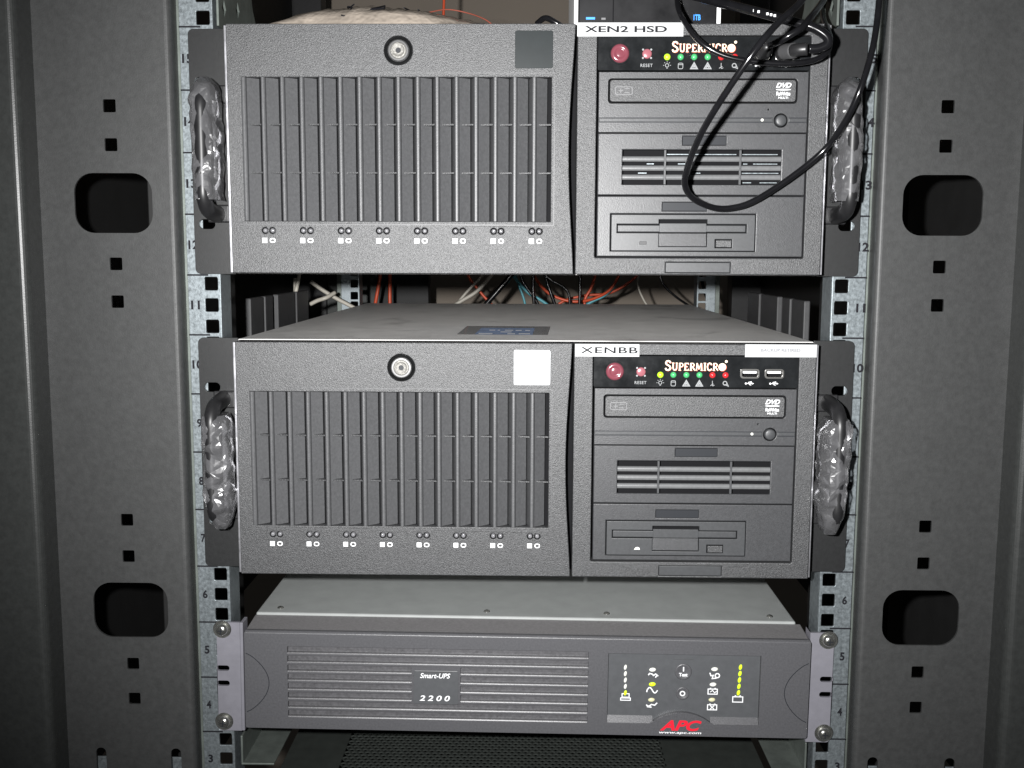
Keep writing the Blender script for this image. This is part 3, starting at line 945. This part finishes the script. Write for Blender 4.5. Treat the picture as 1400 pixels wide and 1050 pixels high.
def oval(mb, x, z, rx, rz):
    mb.lathe(0, 0, [(0.55, YD - 0.9), (0.85, YD - 0.6), (1.0, YD + 0.1)], 14)
    n = 3 * 14
    for i in range(len(mb.v) - n, len(mb.v)):
        a, b, c = mb.v[i]
        mb.v[i] = (x + a * rx + c * rz * 0.15, b, z + c * rz)


def light(x, z, rx, rz, nm):
    b = MB(); oval(b, x, z, rx, rz)
    b.build('status_light', nm, dp, smooth=True)


for k in range(5):
    light(78.0 + 0.12 * k, 59.4 - 5.1 * k, 1.15, 2.1, 'led_yellow_lit' if k == 4 else 'led_off')
    light(165.6 - 0.2 * k, 61.2 - 5.1 * k, 1.25, 2.2, 'led_yellow_lit')
for (x, z, nm) in ((98.8, 57.9, 'led_off'), (98.9, 46.3, 'led_yellow_lit'), (98.6, 33.8, 'led_amber_off'), (146.0, 59.2, 'led_off'), (145.2, 47.0, 'led_off'), (144.8, 34.8, 'led_amber_off')):
    light(x, z, 2.6, 1.6, nm)
ic = MB()
ic.ribbons([loop(rect(76.0, 81.4, 35.6, 38.4)), loop(rect(75.0, 82.4, 33.2, 35.0))], YD - 0.1, 0.7)                     # computer
ic.ribbons([[(95.6, 53.6), (96.6, 55.0), (98.4, 54.6), (99.6, 53.4), (101.2, 54.6), (103.2, 53.0)], [(101.0, 51.8), (102.6, 53.8)]], YD - 0.1, 0.9)
ic.ribbons([[(94.8, 40.0)] + [(95 + 8 * k / 10, 41.6 + 2.2 * math.sin(2 * math.pi * k / 10)) for k in range(11)]], YD - 0.1, 0.9)
ic.ribbons([[(94.6, 29.8), (96.6, 28.6), (98.8, 30.2), (101.2, 29.6), (103.0, 31.6)], [(95.2, 28.4), (98.8, 28.0)]], YD - 0.1, 0.9)
ic.ribbons([[(142.4, 56.4), (143.4, 54.0), (145.0, 54.4), (144.4, 51.8), (147.6, 52.2)], loop(circ(148.2, 54.2, 1.7, 10))], YD - 0.1, 0.85)
for z in (41.4, 28.8):
    ic.ribbons([loop(rect(141.6, 148.6, z - 2, z + 2))], YD - 0.1, 0.75)
    ic.ribbons([[(142.8, z + 2.6), (144.0, z + 2.6)], [(146.4, z + 2.6), (147.6, z + 2.6)]], YD - 0.1, 0.7)
ic.ribbons([[(143.2, 41.0), (145.0, 42.4), (146.6, 40.4), (148, 41.8)]], YD - 0.14, 0.6)
ic.ribbons([[(143.6, 27.4), (146.6, 30.2)], [(146.6, 27.4), (143.6, 30.2)]], YD - 0.14, 0.7)
ic.ribbons([loop(rect(160.6, 168.2, 33.4, 37.6)), [(162.0, 38.4), (163.2, 38.4)], [(165.6, 38.4), (166.8, 38.4)]], YD - 0.1, 0.75)
ic.build('status_symbol', 'print_white', dp)
b1 = MB().lathe(122.2, 56.8, [(4.6, YD - 0.4), (5.6, YD - 0.9), (6.3, YD - 0.6), (6.6, YD + 0.1)], 30).build('test_button', 'ups_bezel', dp, smooth=True)
MB().ribbons([[(122.2, 57.4), (122.2, 61.0)]], YD - 1.0, 0.9).text('Test', 118.8, 125.4, 53.4, 56.2, YD - 1.0, bold=0.03).build('button_lettering', 'print_white', b1)
MB().ribbons([[(114.0, 66.6), (130.0, 66.6)]], YD - 0.1, 0.35).build('button_line', 'manager', dp)
b2 = MB().lathe(122.2, 39.6, [(3.6, YD - 0.4), (4.4, YD - 0.9), (5.0, YD - 0.6), (5.2, YD + 0.1)], 30).build('off_button', 'ups_bezel', dp, smooth=True)
MB().ribbons([loop(circ(122.0, 39.8, 1.7, 14))], YD - 1.0, 0.9).build('button_lettering', 'print_white', b2)
MB().text('APC', 105.2, 137.0, 10.9, 19.4, YU - 0.1, bold=0.035, shear=0.32).build('logo_lettering', 'logo_red', bz)
MB().text('www.apc.com', 104.6, 137.0, 8.0, 9.9, YU - 0.1, bold=0.02, shear=0.2).build('web_lettering', 'print_white', bz)
for x in (-196, -30, 66, 196):
    MB().lathe(0, 0, [(1.4, 0), (2.2, 0.5), (2.6, 1.4)], 14)
    b = MB().lathe(0, 0, [(1.4, 0), (2.2, 0.4), (2.6, 1.2)], 14)
    b.v = [(x + a, 34 + c, 88.5 - bb) for a, bb, c in b.v]
    b.f = [f[::-1] for f in b.f]
    b.build('lid_screw', 'screw_steel', UP_, smooth=True)
for s in (-1, 1):
    cx = s * 232.2
    hs = [rrect(cx - 5.0, cx + 5.0, z - 2.2, z + 2.2, 2.1, 4) for z in (51.4, 39.2)]
    sc_ = [circ(cx, z, 3.2, 16) for z in (82.6, 8.2)]
    xs = sorted((s * 218.6, s * 236.6))
    c = (1, 0, 0, 1) if s < 0 else (0, 1, 1, 0)
    br = MB().plate(rrect(xs[0], xs[1], 0.8, 88.2, 2.5, 4, c), hs + sc_, -3.4, -1.0).build('mounting_bracket', 'ups_bracket', UP_, bevel=0.5)
    MB().box(*sorted((s * 218.6, s * 216.2 if s < 0 else s * 218.3)), -3.4, 10, 0.9, 88.1).build('bracket_side', 'ups_bracket', br, bevel=0.4)
    for z in (82.6, 8.2):
        sw = MB().lathe(cx, z, [(5.6, -3.9), (6.6, -4.0), (7.1, -3.5)], 28).build('washer', 'screw_steel', UP_, smooth=False)
        hd = MB().lathe(cx, z, [(0.8, -7.6), (2.4, -7.4), (3.8, -6.6), (4.7, -5.3), (4.9, -4.0)], 24).build('screw', 'screw_steel', UP_, smooth=True)
        MB().box(cx - 2.4, cx + 2.4, -7.66, -7.2, z - 0.45, z + 0.45).box(cx - 0.45, cx + 0.45, -7.7, -7.2, z - 2.4, z + 2.4).build('screw_slot', 'recess', hd)

# ------------------------------------------------------------------ things on top of the upper server
TOPZ = 11 * U + 175.4
# clear bag of papers with pen marks
rnd = random.Random(3)
NX, NY = 60, 16
vs, fs = [], []
for side in (0, 1):
    for j in range(NY + 1):
        for i in range(NX + 1):
            u, v_ = i / NX, j / NY
            x = -204 + 206 * u
            y = 6 + 120 * v_ + 5 * math.sin(u * 9)
            prof = (math.sin(math.pi * u) ** 0.5) * (math.sin(math.pi * min(1, v_ * 1.0)) ** 0.45)
            p = Vector((x * 0.03, y * 0.05, side * 7.0))
            hgt_ = prof * (31 - 12 * u + 4 * noise.noise(p) + 4 * abs(noise.noise(p * 2.7)) + 2 * math.sin(u * 5 + v_ * 3))
            if side == 0:
                vs.append((x, y, TOPZ + 0.4 + hgt_))
            else:
                vs.append((x, y, TOPZ + 0.2 + 0.1 * hgt_))
n1 = (NX + 1) * (NY + 1)
for side in (0, 1):
    for j in range(NY):
        for i in range(NX):
            a = side * n1 + j * (NX + 1) + i
            f = (a, a + 1, a + NX + 2, a + NX + 1)
            fs.append(f if side == 0 else f[::-1])
bag = thing('plastic_bag', 'crumpled brownish plastic bag with pen marks lying on the upper server', 'bag', (0, 0, 0))
MB().add(vs, fs).build('bag_film', 'bag_plastic', bag, smooth=True)


def bag_z(x, y):
    best = min(range(n1), key=lambda i: (vs[i][0] - x) ** 2 + (vs[i][1] - y) ** 2)
    return vs[best][2]


pen = [[(4, 3), (0, 4), (1, 2), (4, 1), (3, -1), (0, -1.5)], [(22, 4), (17, -1), (24, 0)], [(23, 2.5), (20, -3)], [(38, 3), (36, 0)], [(46, 3.5), (44, .5)]]
b = MB()
for st in pen:
    pts = []
    for (a, c) in st:
        x = -135 + a * 1.25
        y = 22 + c * 6
        pts.append((x, y, bag_z(x, y) + 0.7))
    b.tube(pts, 0.55, 6, 4)
b.build('pen_mark', 'ink', bag)

# black carton with blue print
bx = thing('black_box', 'glossy black box with white edges and blue 1TB print on the upper server', 'box', (0, 0, TOPZ))
MB().box(37.6, 136.4, 4, 120, 0.6, 70).build('box_body', 'box_black', bx, bevel=0.8)
for x in (34.4, 136.6):
    MB().box(x, x + 2.9, 4.4, 119, 0.6, 70).build('box_side', 'box_white', bx, bevel=0.4)
MB().text('1TB', 120.0, 125.0, 7.6, 11.6, 3.85, bold=0.03).box(43.0, 49.4, 3.85, 3.95, 8.2, 9.8).build('blue_print', 'text_blue_glow', bx)
MB().box(54.0, 57.0, 3.85, 3.95, 8.0, 9.4).build('grey_print', 'print_faint', bx)
MB().box(62.0, 62.8, 3.7, 3.95, 0.8, 69).build('box_seam', 'black', bx)


def cable(name, label, pts, r, m_, sub=8, seg=10, cat='cable', group=None):
    o = MB().tube(pts, r, seg, sub).build(name, m_, None, smooth=True)
    return tag(o, label, cat, group)


cable('coiled_cable', 'short black cord coiled on the upper server beside the black box', [(8, 20, TOPZ + 9), (14, 12, TOPZ + 11), (22, 10, TOPZ + 7), (29, 12, TOPZ + 3), (33, 16, TOPZ + 2.2), (25, 30, TOPZ + 2.2), (14, 40, TOPZ + 2.2)], 2.1, 'cable_black', cat='cable')
cable('red_wire', 'thin red wire arching over the plastic bag on the upper server', [at(585, 17, 60), at(612, 13, 50), at(640, 18, 45), at(662, 26, 35), at(676, 36, 30)], 0.5, 'wire_brown', cat='wire')

# hanging loop in front of the upper server
A = [(1118, -40, -90), (1095, 2, -108), (1062, 33, -122), (1030, 72, -126), (985, 138, -112), (956, 188, -90), (939, 232, -66), (937, 256, -55), (950, 273, -46), (976, 284, -39), (1002, 284, -37), (1032, 274, -37), (1082, 242, -38), (1128, 204, -42), (1156, 165, -54), (1176, 122, -62), (1190, 78, -60), (1198, 38, -52), (1206, -40, -44)]
cable('hanging_cable', 'long thin black cable hanging in a loop over the upper server drives', [at(*p) for p in A], 2.15, 'cable_black', sub=10, seg=14)
# thick printed cable with its plug
B = [(915, -14, 10), (960, -2, -12), (1030, 15, -40), (1085, 30, -52), (1112, 38, -56), (1130, 50, -58), (1131, 60, -58), (1120, 66, -57), (1106, 67, -56)]
tb = thing('usb_cable', 'thick black cable with white print and a grey plug at the upper server ports', 'cable', at(1106, 67, -56))
org = at(1106, 67, -56)
MB().tube([at(*p) - org for p in B], 3.1, 14, 8).build('cord', 'cable_black', tb, smooth=True)
pr = MB()
for k, t in enumerate((968, 973, 978, 983, 990, 995, 1001, 1024, 1030, 1036, 1048, 1053, 1058)):
    q = at(t, -2 + (t - 960) * 17 / 70 + 1.5, -12 - 28 * (t - 960) / 70) - org + Vector((0, -3.25, 0.2))
    pr.box(q.x - 0.9, q.x + 0.6, q.y - 0.05, q.y + 0.2, q.z - 0.8, q.z + 0.8)
pr.build('cord_print', 'print_white', tb)
pp = [at(1104, 67, -56) - org, at(1092, 68, -54) - org, at(1084, 69, -50) - org]
MB().tube(pp, 4.2, 12, 4).build('strain_relief', 'plug_black', tb, smooth=True)
q0, q1 = at(1086, 69, -48) - org, at(1070, 71, -38) - org
MB().tube([q0, (q0 + q1) / 2, q1], 5.2, 12, 3, flat=1.0).build('plug_collar', 'manager', tb, smooth=True)
q2 = Vector((179.8, YF - 1.0, 11 * U + 153.5)) - org
MB().tube([q1, (q1 + q2) / 2, q2], 5.6, 8, 3).build('plug_body', 'plug_black', tb, smooth=True)
# second plug with a thin lead
C_ = [(1052, 62, -50), (1064, 57, -56), (1080, 48, -60), (1096, 38, -60), (1108, 24, -52), (1122, 6, -30), (1135, -16, 0)]
t2 = thing('usb_lead', 'black lead with a moulded plug in the left port of the upper server', 'cable', at(1052, 62, -50))
org = at(1052, 62, -50)
MB().tube([at(*p) - org for p in C_], 2.3, 12, 8).build('cord', 'cable_black', t2, smooth=True)
q1 = Vector((162.3, YF - 1.0, 11 * U + 153.5)) - org
q0 = at(1050, 63, -49) - org
MB().tube([q0, q0.lerp(q1, .5), q1], lambda t: 3.2 + 2.6 * min(1, t * 2.5), 12, 6).build('plug_body', 'plug_black', t2, smooth=True)
qa, qb = q0.lerp(q1, .62), q0.lerp(q1, .95)
MB().tube([qa, (qa + qb) / 2, qb], 6.0, 10, 3).build('plug_shell', 'usb_shell', t2, smooth=True)
# thin lead sweeping under the ports
D = [(930, -30, 20), (926, 4, -18), (936, 30, -38), (958, 58, -44), (990, 76, -46), (1030, 84, -48), (1075, 87, -50), (1110, 83, -50), (1130, 72, -48), (1135, 54, -42), (1131, 40, -30), (1125, 20, 0), (1128, -10, 40)]
cable('thin_lead', 'thin black lead curving under the front ports of the upper server', [at(*p) for p in D], 1.9, 'cable_black', sub=9, seg=12)

# ------------------------------------------------------------------ cables behind the rack, seen between the two servers
def bc(color, label, pts, r, m_, depth, name='network_cable', group='cables behind the servers'):
    P = [at(px, py, depth + dz) for px, py, dz in pts]
    cable(name, label, P, r * 0.8, m_, sub=7, seg=8, group=group)


RD = 720
bc('red', 'red cable left of the pair hanging beside the rear rail behind the servers', [(524, 340, 0), (520, 375, 0), (514, 410, 0), (508, 440, 4)], 3.2, 'cable_red', RD)
bc('red', 'red cable right of the pair hanging beside the rear rail behind the servers', [(532, 340, 6), (533, 375, 6), (533, 410, 4), (534, 440, 4)], 3.2, 'cable_red', RD)
bc('red', 'red cable sloping down left of the grey cables behind the servers', [(634, 360, 0), (642, 380, 0), (654, 396, 0), (668, 412, 0), (690, 432, 0)], 2.4, 'cable_red', RD)
bc('red', 'red cable dipping in a curve between the black cables behind the servers', [(725, 365, 0), (735, 385, 0), (752, 402, -5), (775, 411, -8), (795, 412, -8), (815, 407, -4), (835, 395, 0), (850, 370, 0)], 2.6, 'cable_red', RD)
bc('red', 'red cable rising steeply to the right behind the servers', [(798, 430, 4), (800, 409, 4), (808, 394, 4), (814, 376, 4), (820, 350, 4)], 2.6, 'cable_red', RD)
bc('teal', 'teal cable sloping down to the right behind the servers', [(695, 365, 5), (704, 380, 5), (722, 400, 0), (742, 412, 0), (765, 430, 0)], 2.8, 'cable_teal', RD)
bc('teal', 'teal cable curving up to the right behind the servers', [(790, 425, 6), (808, 413, 6), (826, 404, 6), (840, 390, 6), (850, 370, 6)], 2.8, 'cable_teal', RD)
bc('white', 'pale grey thick cable sloping down to the left behind the servers', [(690, 350, -30), (672, 376, -30), (652, 398, -30), (630, 412, -30), (610, 424, -30)], 3.4, 'cable_white', RD)
bc('grey', 'second pale grey cable beside the thick one behind the servers', [(678, 350, -10), (660, 376, -10), (645, 392, -10), (634, 404, -10), (618, 424, -10)], 2.6, 'cable_white', RD)
bc('black', 'thick black cable sloping down to the left behind the servers', [(712, 355, -20), (698, 377, -20), (682, 396, -20), (668, 412, -20), (652, 432, -20)], 5.0, 'cable_black', RD)
bc('black', 'black cable curving right then down beside the teal cable', [(713, 360, -24), (713, 380, -24), (722, 396, -24), (733, 411, -24), (742, 430, -24)], 2.6, 'cable_black', RD)
bc('black', 'straight black cable hanging in the middle of the gap behind the servers', [(727, 355, -34), (729, 376, -34), (729, 396, -34), (731, 430, -34)], 2.8, 'cable_black', RD)
bc('black', 'black cable sloping right beside the middle of the gap', [(740, 355, -44), (746, 378, -44), (752, 398, -44), (760, 420, -44)], 3.0, 'cable_black', RD)
bc('black', 'black cable arching over to the right of the sloping black one', [(738, 365, -54), (752, 382, -54), (770, 392, -54), (778, 404, -54), (779, 425, -54)], 2.4, 'cable_black', RD)
bc('black', 'straight black cable hanging beneath the seam of the upper server', [(793, 355, -60), (793, 376, -60), (793, 396, -60), (792, 425, -60)], 2.8, 'cable_black', RD)
bc('black', 'black cable draped over the right rear rail', [(945, 340, -40), (958, 378, -60), (962, 395, -70), (968, 410, -80), (975, 430, -80)], 3.0, 'cable_black', RD)
bc('white', 'off white cable leaning right beside the left cable fingers', [(412, 345, 0), (408, 380, 0), (402, 408, 0), (392, 436, 0), (384, 455, 0)], 2.8, 'cable_white', 420)
bc('white', 'thin off white cable hanging beside the left cable fingers', [(403, 380, 20), (404, 410, 20), (406, 445, 20)], 2.6, 'cable_white', 420)
bc('white', 'pale cable looping towards the left rear rail', [(424, 416, 0), (434, 411, 0), (446, 407, 0), (458, 400, 10)], 3.2, 'cable_white', 500)
bc('white', 'thick white cable crossing in front of the left rear rail', [(425, 385, 0), (440, 396, 0), (458, 407, 0), (475, 416, 0), (490, 424, 0)], 3.2, 'cable_white', 520)
bc('red', 'red cable standing above the plastic bag behind the upper server', [(607, -30, 0), (607, 0, 0), (606, 30, 0)], 2.2, 'cable_red', 600)
bc('red', 'orange red cable crossing low from the middle to the right behind the servers', [(745, 430, 30), (770, 412, 30), (800, 404, 30), (835, 400, 30), (870, 378, 30), (884, 350, 30)], 2.4, 'cable_red', RD)
bc('teal', 'thin teal cable hanging nearly straight left of the middle of the gap', [(700, 350, 30), (706, 380, 30), (716, 408, 30), (720, 430, 30)], 2.2, 'cable_teal', RD)
bc('white', 'thin pale cable hanging right of the teal curve behind the servers', [(880, 350, 40), (872, 385, 40), (880, 410, 40), (896, 432, 40)], 2.0, 'cable_white', RD)
bc('black', 'thin black cable sagging beside the right rear rail', [(900, 355, 20), (905, 385, 20), (922, 404, 20), (945, 420, 20)], 2.2, 'cable_black', RD)
